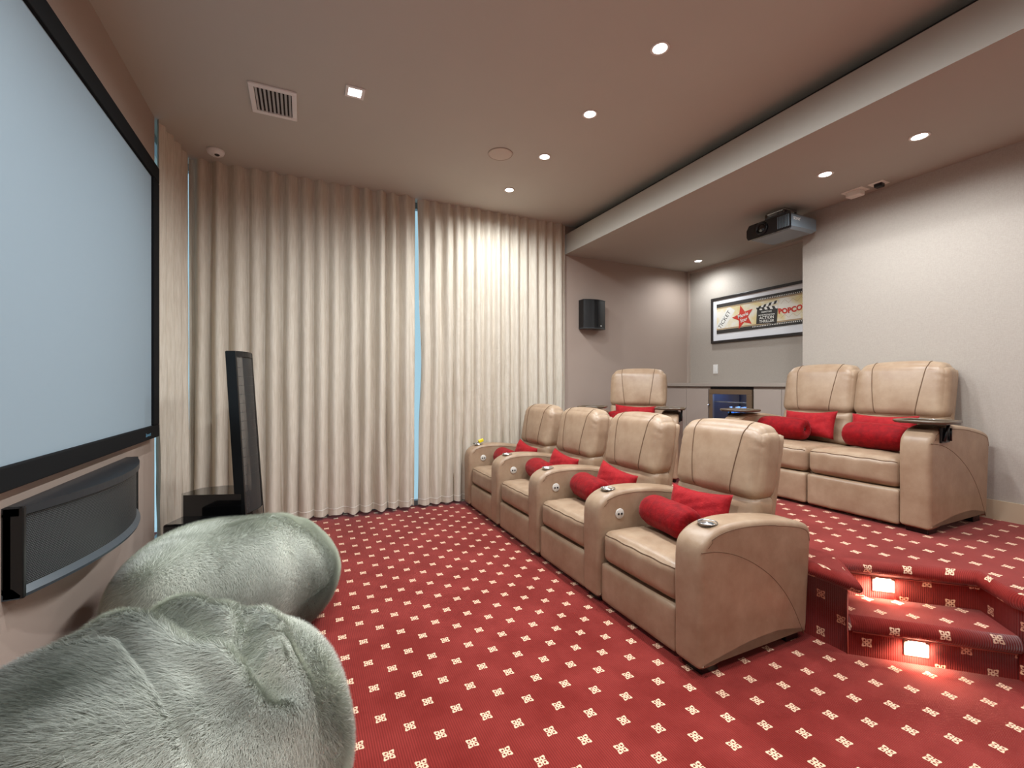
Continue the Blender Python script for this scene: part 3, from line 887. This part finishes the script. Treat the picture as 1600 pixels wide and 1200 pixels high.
# seams lying on the arm: top panel piping and the curved side seam
top_idx = [i for i, p in enumerate(SP) if p[1] > (.50 if p[0] > .4 else .562)]
def arm_seams(sgn):
    y = sgn * (AWD / 2 - .001)
    pts = [(SP[i][0], SP[i][1]) for i in top_idx]
    cx = [(p[0] + (-.022 if p[0] > .5 else (.022 if p[0] < .06 else 0)), p[1] - .024) for p in pts]
    a = MB().tube([(p[0], y, p[1]) for p in cx], .0022, 6)
    S = chaikin([(.006, .535), (.12, .524), (.245, .484), (.375, .415), (.495, .325), (.603, .199), (.69, .036)], 2, False)
    return a.mesh('top_seam', M_STITCH, False), MB().tube([(p[0], y, p[1]) for p in S], .0022, 6).mesh('side_seam', M_STITCH, False)
SEAMS = {s: arm_seams(s) for s in (-1, 1)}
def foot_mesh():
    return MB().rbox(.03, .13, -.055, .055, 0, .035, .004).mesh('foot', M_BLACK), MB().rbox(.60, .69, -.05, .05, 0, .045, .004).mesh('foot', M_BLACK)
FOOT = foot_mesh()
PLATE = MB().lathe([(.030, -.002), (.031, .004), (.027, .007), (.0001, .0075)], 24).mesh('control_plate', mat('plate_grey', lin('#cbc4ba'), .35))
BTN = MB().lathe([(.0065, .006), (.0065, .0095), (.0001, .010)], 12).mesh('button', M_BLACK)

def add_arm(root, yc, controls=0, outer=0, cup=True):
    a = obj('arm', ARM, root, (0, yc, 0))
    if cup: obj('cup_holder', CUP, a, label='round steel cup holder')
    for s in (-1, 1):
        obj('top_seam', SEAMS[s][0], a)
        if s == outer: obj('side_seam', SEAMS[s][1], a)
    obj('foot', FOOT[0], root, (0, yc, 0)); obj('foot', FOOT[1], root, (0, yc, 0))
    if controls:
        rx = R(90) if controls < 0 else R(-90)
        p = obj('control_plate', PLATE, root, (.152, yc + controls * (AWD / 2 - .001), .495), (rx, 0, 0), label='round grey control plate with two buttons')
        for dx in (-.011, .011):
            obj('button', BTN, p, (dx, 0, 0))
    return a

def back_deform(p, c):
    x, y, z = p
    z0 = .50
    x += .20 * (z - z0) * .95                # lean back
    x += .02 * (c[1] ** 2) * 0               # keep flat across
    return x, y, z

SEAT_CACHE = {}
def seat_meshes(w):
    k = round(w, 3)
    if k in SEAT_CACHE: return SEAT_CACHE[k]
    h = w / 2 - .004
    out = {}
    def seat_def(p, c):
        x, y, z = p
        if c[2] > 0: z += .012 * max(0, 1 - ((x - .10) / .25) ** 2) - .018 * max(0, (x - .2)) 
        wr = .0022 * math.sin(y * 46 + x * 23) * math.sin(x * 31 + 1) if c[2] > .5 else 0
        return x, y, z + wr
    V, F, Mp = cushion((.33, 0, .325), (.308, h, .083), .045, (.012, 0, .022), 20, seat_def)
    out['seat_cushion'] = MB().add(V, F, True).mesh('seat_cushion', M_LEATHER)
    pts = [Mp((-.985, -.985 + 1.97 * i / 24, .80)) for i in range(25)]
    out['seat_seam'] = MB().tube([(p[0] - .001, p[1], p[2] + .001) for p in pts], .0022, 6).mesh('seat_seam', M_STITCH, False)
    V, F, Mp = cushion((.055, 0, .128), (.040, h, .108), .018, (.010, 0, 0), 14)
    out['footrest'] = MB().add(V, F, True).mesh('footrest', M_LEATHER)
    out['base'] = MB().box(.10, .70, -h, h, .045, .25).mesh('base', M_LEATHER)
    # backrest: plump upper cushion over a lower lumbar cushion, shell behind
    def seam_y(cz): return .42 + .18 * (cz * .5 + .5)
    def up_def(p, c):
        x, y, z = p
        if c[0] < 0:                          # pinched seams and wrinkles
            for s in (-1, 1):
                d = (c[1] - s * seam_y(c[2])) / .10
                x += .005 * math.exp(-d * d)
            edge = max(0, abs(c[1]) - .72) / .28
            x += .0045 * edge * math.sin(z * 120 + 9 * abs(c[1])) * math.exp(-((c[2] - .55) / .28) ** 2) * (-c[0]) ** 2
        if c[2] > 0: z -= .022 * c[1] ** 4 * c[2]
        y *= 1 - .03 * max(0, c[2]) ** 2
        return back_deform((x, y, z), c)
    V, F, Mu = cushion((.615, 0, .838), (.088, h + .004, .195), .062, (.022, .004, .014), 30, up_def)
    out['back_cushion'] = MB().add(V, F, True).mesh('back_cushion', M_LEATHER)
    for nm, s in (('a', -1), ('b', 1)):
        pts = [Mu((-1, s * seam_y(t), t)) for t in np.linspace(-.97, .97, 30)] + [Mu((t, s * seam_y(1), 1)) for t in np.linspace(-.96, -.2, 8)]
        out['back_seam_' + nm] = MB().tube([(p[0] - .002, p[1], p[2] + .0008) for p in pts], .0026, 6).mesh('back_seam', M_STITCH, False)
    def low_def(p, c):
        x, y, z = p
        x += .003 * math.sin(z * 60 + y * 9)
        return back_deform((x, y, z), c)
    V, F, Ml = cushion((.625, 0, .535), (.075, h, .135), .045, (.022, 0, 0), 16, low_def)
    out['lumbar_cushion'] = MB().add(V, F, True).mesh('lumbar_cushion', M_LEATHER)
    V, F, Ms = cushion((.690, 0, .62), (.028, h - .006, .36), .020, (.006, 0, 0), 10, back_deform)
    out['back_shell'] = MB().add(V, F, True).mesh('back_shell', M_LEATHER)
    SEAT_CACHE[k] = out
    return out

def add_seat(root, yc, w):
    q = seat_meshes(w); at = (0, yc, 0)
    s = obj('seat_cushion', q['seat_cushion'], root, at); obj('seat_seam', q['seat_seam'], s)
    obj('footrest', q['footrest'], root, at); obj('base', q['base'], root, at)
    b = obj('back_cushion', q['back_cushion'], root, at)
    obj('back_seam', q['back_seam_a'], b); obj('back_seam', q['back_seam_b'], b)
    obj('lumbar_cushion', q['lumbar_cushion'], root, at); obj('back_shell', q['back_shell'], root, at)

M_TRAY = mat('bronze_tray', lin('#5a4a3a'), .3, coat=.3)
def add_tray(root, yc, sgn, zt=.648, rotz=0):
    """swivel tray above an arm; sgn = outer side"""
    poly = [(.0, -.08), (.04, -.125), (.21, -.125), (.25, -.08), (.25, .08), (.21, .125), (.04, .125), (.0, .08)]
    cx, cy = .14, 0
    tr = obj('tray', MB().prism([(x, y) for x, y in poly], 0, .008).mesh('tray', M_TRAY), root, (0.02, yc + sgn * .0, zt), (0, 0, rotz), label='dark bronze swivel tray')
    rim = [(x, y, .012) for x, y in poly]
    obj('rim', MB().tube(rim, .0085, 8, closed=True).mesh('rim', M_TRAY), tr)
    b = MB(); yo = sgn * (AWD / 2 + .012)
    b.rbox(.10, .20, min(sgn * (AWD / 2 - .002), yo), max(sgn * (AWD / 2 - .002), yo), .535, .625, .004)
    b.tube([(.11, yo + sgn * .006, .545), (.155, yo + sgn * .01, .648)], .008, 8); b.tube([(.19, yo + sgn * .006, .545), (.185, yo + sgn * .008, .62)], .006, 8)
    obj('tray_bracket', b.mesh('tray_bracket', M_BLACK), root, (0, yc, 0), label='black tray bracket')

SW = .57; PITCH = SW + AWD
g1 = 'front row of tan leather recliners'
FRONT = []
lab = ['tan leather recliner at the near end of the front row, showing its curved side',
       'tan leather recliner second from the near end of the front row',
       'tan leather recliner third from the near end of the front row',
       'tan leather recliner at the far end of the front row against the curtain']
for k in range(4):
    yc = 1.53 + SW / 2 + PITCH * k
    t = thing('recliner', lab[k], 'recliner', (1.52, yc, 0), 0, g1)
    add_seat(t, 0, SW)
    add_arm(t, SW / 2 + AWD / 2, -1)
    if k == 0: add_arm(t, -SW / 2 - AWD / 2, 0, -1)
    FRONT.append(t)

LW = .56; lvx, lvy = 3.27, 2.03
lv = thing('two_seat_recliner', 'tan leather two-seat recliner sofa on the raised platform', 'sofa', (lvx, lvy, PH))
for s in (-1, 1):
    add_seat(lv, s * LW / 2, LW)
    add_arm(lv, s * (LW + AWD / 2), 0, s, cup=False)
    add_tray(lv, s * (LW + AWD / 2), s, .645)
sgx, sgy, sga = 2.72, 3.30, R(41)
sg = thing('recliner', 'single tan leather recliner turned on the platform beside the cabinet', 'recliner', (sgx, sgy, PH), sga)
add_seat(sg, 0, SW)
for s in (-1, 1):
    add_arm(sg, s * (SW / 2 + AWD / 2), 0, s, cup=False)
    add_tray(sg, s * (SW / 2 + AWD / 2), s, .645)

# ------------------------------------------------------------------ pillows and bolsters
def pillow_mesh(seed, wx=.205, hz=.115, th=.052):
    n = 22; r = random.Random(seed); a1, a2 = r.uniform(0, 6), r.uniform(0, 6)
    V = []; F = []
    def S(u, v, side):
        x = wx * u * (1 - .055 * (1 - v * v)); y = hz * v * (1 - .16 * (1 - u * u) ** 1.0)
        th_ = th * max(0, (1 - u ** 4) * (1 - v ** 4)) ** .6
        th_ += .0035 * math.sin(9 * u + 5 * v + a1) * math.sin(7 * v + a2) * (1 - u ** 4) * (1 - v ** 4)
        return (side * th_, x, y)
    for side in (-1, 1):
        k = len(V)
        for i in range(n + 1):
            for j in range(n + 1): V.append(S(-1 + 2 * i / n, -1 + 2 * j / n, side))
        for i in range(n):
            for j in range(n):
                q = (k + i * (n + 1) + j, k + (i + 1) * (n + 1) + j, k + (i + 1) * (n + 1) + j + 1, k + i * (n + 1) + j + 1)
                F.append(q if side < 0 else q[::-1])
    me = MB().add(V, F, True).mesh('pillow', M_PILLOW, False)
    bm = bmesh.new(); bm.from_mesh(me); bmesh.ops.remove_doubles(bm, verts=bm.verts, dist=.0004); bmesh.ops.recalc_face_normals(bm, faces=bm.faces); bm.to_mesh(me); bm.free()
    return me
def bolster_mesh(L=.36, rad=.092, seed=0):
    """cylinder cushion along local y with gathered, dimpled ends"""
    r = random.Random(seed); n = 48; prof = []
    h = L / 2
    half = [(.0001, h - .018), (.010, h - .016), (.022, h - .004), (.045, h + .004), (.068, h + .0), (.080, h - .010), (.087, h - .028), (rad, h - .06)]
    prof = [(a, -b) for a, b in half] + [(rad, -h * .3), (rad, h * .3)] + half[::-1]
    V = []; F = []
    for q, (rr, hh) in enumerate(prof):
        for k in range(n):
            a = 2 * math.pi * k / n
            end = abs(hh) > h - .03
            d = .0022 * math.sin(a * 16) * min(1, rr / .03) if end and rr > .015 else 0
            w = 1 + .018 * math.sin(3 * a + hh * 25 + seed) + .012 * math.sin(5 * a - hh * 60 + seed * 2)
            V.append((rr * w * math.cos(a), hh + math.copysign(d, hh), rr * w * math.sin(a) * .96))
    m = len(prof)
    for i in range(m - 1): F += [(i * n + k, i * n + (k + 1) % n, (i + 1) * n + (k + 1) % n, (i + 1) * n + k) for k in range(n)]
    F += [tuple(range(n))[::-1], tuple((m - 1) * n + k for k in range(n))]
    return MB().add(V, F, True).mesh('bolster', M_BOLSTER)
PM = [pillow_mesh(s) for s in range(3)]; BMs = [bolster_mesh(seed=s) for s in range(3)]
BBTN = MB().lathe([(.0001, .012), (.008, .010), (.011, .004), (.011, -.002)], 14).mesh('end_button', mat('dark_red_button', lin('#2c0206'), .7))
def put_cushions(root_loc, rotz, z, where, k, dy=0.0, tilt=0.0, bx_=.30, by=0.0, bang=0.0):
    c, s = math.cos(rotz), math.sin(rotz)
    def wpos(x, y): return (root_loc[0] + x * c - y * s, root_loc[1] + x * s + y * c)
    px, py = wpos(.474, dy)
    p = obj('lumbar_pillow', PM[k % 3], None, (px, py, z + .553), (R(tilt), R(16), rotz))
    p.rotation_euler = (Matrix.Rotation(rotz, 4, 'Z') @ Matrix.Rotation(R(18), 4, 'Y') @ Matrix.Rotation(R(tilt), 4, 'X')).to_euler()
    tag(p, 'flat pointed red velvet pillow ' + where, 'pillow', 'red velvet pillows')
    px, py = wpos(bx_, by)
    b = obj('bolster', BMs[k % 3], None, (px, py, z + .523), (0, 0, rotz + R(bang)))
    tag(b, 'round crimson plush bolster ' + where, 'bolster', 'crimson bolsters')
    for e in (-1, 1):
        obj('end_button', BBTN, b, (0, e * .164, 0), (R(-90) if e > 0 else R(90), 0, 0), label='dark covered button')
wh = ['on the near-end front recliner', 'on the front recliner second from the near end', 'on the front recliner third from the near end', 'on the far-end front recliner by the curtain']
for k in range(4):
    put_cushions((1.52, FRONT[k].location.y), 0, 0, wh[k], k, dy=(.01, .02, .0, -.02)[k], tilt=(-3, 7, 6, 7)[k], bx_=(.30, .295, .295, .295)[k], by=(.045, .055, .05, .03)[k], bang=(-8, -9, -9, -6)[k])
put_cushions((lvx, lvy - LW / 2), 0, PH, 'on the sofa seat nearer the right wall corner', 1, dy=.03, tilt=-1, by=-.02)
put_cushions((lvx, lvy + LW / 2), 0, PH, 'on the sofa seat nearer the cooler', 2, dy=-.02, tilt=-2, by=.08, bang=4)
put_cushions((sgx, sgy), sga, PH, 'on the single platform recliner', 0, dy=.01, tilt=2, by=.06)

# small yellow tag on the far arm
yt = thing('yellow_tag', 'tiny yellow tag lying on the far arm of the front row', 'tag', (1.66, FRONT[3].location.y + SW / 2 + AWD / 2 - .02, .634))
obj('flap', MB().rbox(-.01, .045, -.016, .016, .010, .040, .006, Matrix.Rotation(R(-20), 4, 'Y')).mesh('flap', mat('yellow_plastic', lin('#e8d21c'), .4)), yt)
obj('cord', MB().tube([(-.075, .01, .004), (-.04, .0, .005), (-.005, .0, .02)], .003, 6).mesh('cord', M_BLACK), yt, label='dark cord')

# ================================================================== step lights
M_STEP = mat('step_lens', (1, 1, 1, 1), .5, emit=(1, .86, .68, 1), es=5.0)
M_STEPF = mat('step_light_frame', lin('#b98a74'), .4)
ang = math.atan2(TY, TX)
def step_light(t, n, z, label):
    x, y = tn(t, n - .001)
    o = thing('step_light', label, 'step light', (x, y, z), ang, 'lit step lights')
    # local: +x along the step, -y towards the room
    s, h, w = .031, .025, .015
    for a in ((-s - w, s + w, h, h + w), (-s - w, s + w, -h - w, -h), (-s - w, -s, -h, h), (s, s + w, -h, h)):
        obj('frame_bar', MB().rbox(a[0], a[1], -.007, 0, a[2], a[3], .002).mesh('frame_bar', M_STEPF), o)
    obj('lens', MB().box(-s, s, -.004, 0, -h, h).mesh('lens', M_STEP), o)
    lamp('step_beam', 'AREA', o, (0, -.02, -.0), 2.4, (1, .80, .58), (R(55), 0, 0), shape='RECTANGLE', size=.08, size_y=.06)
    return o
lx = tn(1, 0)
def tcoord(x, y): return x * TX + y * TY
step_light(tcoord(2.534, 1.155), N2, .262, 'glowing square step light in the upper riser')
step_light(tcoord(2.439, 1.007), N1, .078, 'glowing square step light in the lower riser')

# ================================================================== fur bean bags
def vnoise(P, seed, freq, octv=3):
    r = np.random.RandomState(seed); out = np.zeros(len(P)); amp = 1.0; tot = 0
    for o in range(octv):
        for _ in range(6):
            d = r.normal(size=3); d /= np.linalg.norm(d)
            out += amp * np.sin((P @ d) * freq * r.uniform(.7, 1.3) + r.uniform(0, 6.28)) / 2.4
        tot += amp; amp *= .55; freq *= 2.05
    return out / tot

def bag_surface(th, la, Rx, Ry, h, seed, pinch, creases=()):
    """th azimuth, la latitude (radians) -> points"""
    cl = np.cos(la); sl = np.sin(la)
    up = sl > 0
    rho = np.where(up, np.abs(cl) ** .82, np.abs(cl) ** .34)
    z = np.where(up, h * (.42 + .58 * np.abs(sl) ** 1.02), h * .42 * (1 - np.abs(sl) ** 1.25))
    P = np.stack([Rx * rho * np.cos(th), Ry * rho * np.sin(th), z], 1)
    N = np.stack([np.cos(th) * cl / Rx, np.sin(th) * cl / Ry, sl / (h * .58)], 1); N /= np.linalg.norm(N, axis=1)[:, None]
    d = .022 * vnoise(P, seed, 6.0, 2)
    for (px, py, pz, kk, am, reach, dent) in pinch:
        q = P - np.array([px, py, pz]); dist = np.linalg.norm(q, axis=1)
        # angle round the pinch, measured in the tangent plane at the pinch
        n0 = np.array([px / Rx ** 2, py / Ry ** 2, max(.1, (pz - .42 * h)) / (h * .58) ** 2]); n0 /= np.linalg.norm(n0)
        e1 = np.cross(n0, [0.0, .2, 1.0]); e1 /= np.linalg.norm(e1); e2 = np.cross(n0, e1)
        an = np.arctan2(q @ e2, q @ e1)
        w = np.exp(-(dist / reach) ** 2) * np.minimum(1, dist / .05)
        f = np.sin(kk * an + 1.5 * np.sin(2 * an + seed) + 2.2 * vnoise(P, seed + 7, 3.0, 1))
        d += am * (1 - np.abs(f) * 2 * .9) * w * .9
        d -= dent * np.exp(-(dist / .055) ** 2)
    for (pts, dep, wid, rdg) in creases:
        best = np.full(len(P), 9.0)
        for (x0, y0), (x1, y1) in zip(pts, pts[1:]):
            vx, vy = x1 - x0, y1 - y0; L2 = vx * vx + vy * vy
            t = np.clip(((P[:, 0] - x0) * vx + (P[:, 1] - y0) * vy) / L2, 0, 1)
            best = np.minimum(best, np.hypot(P[:, 0] - x0 - t * vx, P[:, 1] - y0 - t * vy))
        w = np.where(z > .45 * h, 1.0, 0.0) * np.clip((z / h - .45) / .2, 0, 1)
        d += w * (-dep * np.exp(-(best / wid) ** 2) + rdg * np.exp(-((best - 2.1 * wid) / (1.3 * wid)) ** 2))
    env = np.clip(z / (.25 * h), 0, 1)
    P = P + N * (d * env)[:, None]
    P[:, 2] = np.maximum(P[:, 2], .0)
    return P

def fast_mesh(name, V, T, material, normals=None, colors=None):
    me = bpy.data.meshes.new(name); nv, nf = len(V), len(T)
    me.vertices.add(nv); me.vertices.foreach_set('co', V.astype(np.float32).ravel())
    me.loops.add(nf * 3); me.loops.foreach_set('vertex_index', T.astype(np.int32).ravel())
    me.polygons.add(nf); me.polygons.foreach_set('loop_start', np.arange(0, nf * 3, 3, dtype=np.int32))
    me.polygons.foreach_set('use_smooth', np.ones(nf, dtype=bool))
    me.update(calc_edges=True)
    if colors is not None:
        ca = me.color_attributes.new('Col', 'FLOAT_COLOR', 'POINT'); ca.data.foreach_set('color', colors.astype(np.float32).ravel())
    me.materials.append(material)
    if normals is not None: me.normals_split_custom_set_from_vertices(normals.astype(np.float32))
    return me

def fur_mat():
    m = mat('grey_green_fur', lin('#a9ad9f'), .6, spec=.25, sheen=.15); nt, b = nodes(m)
    a = nt.nodes.new('ShaderNodeAttribute'); a.attribute_name = 'Col'
    nt.links.new(a.outputs[0], b.inputs['Base Color'])
    return m
M_FUR = fur_mat()
M_HIDE = mat('fur_backing', lin('#9a9d90'), .95, spec=.1)

def bean_bag(label, loc, Rx, Ry, h, seed, pinch, nfur, length, rotz=0.0, creases=()):
    root = thing('bean_bag', label, 'bean bag', loc, rotz, 'fur bean bags')
    nt_, nl = 200, 120
    TH, LA = np.meshgrid(np.linspace(0, 2 * np.pi, nt_, endpoint=False), np.linspace(-np.pi / 2 + .02, np.pi / 2 - .02, nl), indexing='ij')
    P = bag_surface(TH.ravel(), LA.ravel(), Rx, Ry, h, seed, pinch, creases)
    F = [(i * nl + j, ((i + 1) % nt_) * nl + j, ((i + 1) % nt_) * nl + j + 1, i * nl + j + 1) for i in range(nt_) for j in range(nl - 1)]
    F += [tuple(i * nl for i in range(nt_))[::-1], tuple(i * nl + nl - 1 for i in range(nt_))]
    obj('cover', MB().add([tuple(p) for p in P], F, True).mesh('cover', M_HIDE, False), root)
    r = np.random.RandomState(seed)
    th = r.uniform(0, 2 * np.pi, nfur); la = np.arcsin(r.uniform(-.75, 1.0, nfur))
    m_ = nfur // 60; la[:m_] = np.arccos((.3 * r.uniform(0, 1, m_)) ** (1 / .82))
    e = .004
    S = lambda a, b: bag_surface(a, b, Rx, Ry, h, seed, pinch, creases)
    P = S(th, la); A = S(th + e, la) - P; B = S(th, la + e) - P
    N = np.cross(A, B); N /= (np.linalg.norm(N, axis=1)[:, None] + 1e-12)
    # combed flow: a drifting direction in the tangent plane
    fl = np.stack([vnoise(P, seed + 20, 5, 2) + .5, vnoise(P, seed + 21, 5, 2) - .4, vnoise(P, seed + 22, 5, 1) * .6 - .5], 1)
    fl += r.normal(scale=.28, size=fl.shape)
    fl -= N * np.sum(fl * N, axis=1)[:, None]; fl /= (np.linalg.norm(fl, axis=1)[:, None] + 1e-9)
    L = length * r.uniform(.7, 1.25, nfur)
    lift = np.clip(.72 + .35 * vnoise(P, seed + 30, 9, 2) + r.normal(scale=.12, size=nfur), .15, 1.2)
    D = fl + N * lift[:, None]; D /= np.linalg.norm(D, axis=1)[:, None]
    side = np.cross(D, N); side /= (np.linalg.norm(side, axis=1)[:, None] + 1e-9)
    wd = .00055 * r.uniform(.8, 1.3, nfur)
    tip = P + D * L[:, None]; tip[:, 2] = np.maximum(tip[:, 2], .002)
    V = np.stack([P - side * wd[:, None], P + side * wd[:, None], tip], 1).reshape(-1, 3)
    T = np.arange(nfur * 3).reshape(-1, 3)
    # colour: pale sage tips, darker parting patches
    patch = vnoise(P, seed + 40, 8, 4); fine = r.normal(scale=.10, size=nfur) * .6
    k = np.clip(  .80 + .62 * patch + fine, 0, 1)[:, None]
    dark = np.array(lin('#666a5e')[:3]); pale = np.array(lin('#f0f2e4')[:3])
    tipc = dark + (pale - dark) * k; rootc = tipc * .94
    Cc = np.ones((nfur, 3, 4)); Cc[:, 0, :3] = rootc; Cc[:, 1, :3] = rootc; Cc[:, 2, :3] = tipc
    nn = N * .8 + fl * .25; nn /= np.linalg.norm(nn, axis=1)[:, None]
    NN = np.repeat(nn, 3, axis=0)
    me = fast_mesh('fur', V, T, M_FUR, NN, Cc.reshape(-1, 4))
    obj('fur', me, root, kind='stuff', label='soft grey-green long pile fur')
    return root

bean_bag('grey-green fur bean bag nearest the camera with deep folds', (-.385, 1.40, 0), .53, .50, .60, 5,
         [(.255, -.02, .46, 4.0, .006, .22, .012)], 420000, .027, creases=[
         ([(-.16, .42), (-.07, .30), (.04, .16), (.14, .03), (.25, -.04)], .034, .034, .022),
         ([(.245, .09), (.25, .0), (.27, -.10), (.33, -.17)], .030, .028, .014),
         ([(.05, .42), (.16, .20), (.25, .01)], .010, .024, .008), ([(.16, .40), (.22, .22), (.262, .03)], .010, .022, .008),
         ([(-.24, .18), (-.03, .05), (.06, -.10), (.20, -.34)], .005, .014, .002)])
bean_bag('grey-green fur bean bag farther away beside the black speakers', (-.32, 2.72, 0), .51, .50, .53, 9,
         [(.12, .10, .50, 5.0, .004, .2, .0)], 250000, .027, creases=[
         ([(.26, .26), (.31, .0), (.28, -.26)], .006, .03, .004), ([(-.30, -.05), (-.1, -.18), (-.02, -.36)], .006, .02, .003)])
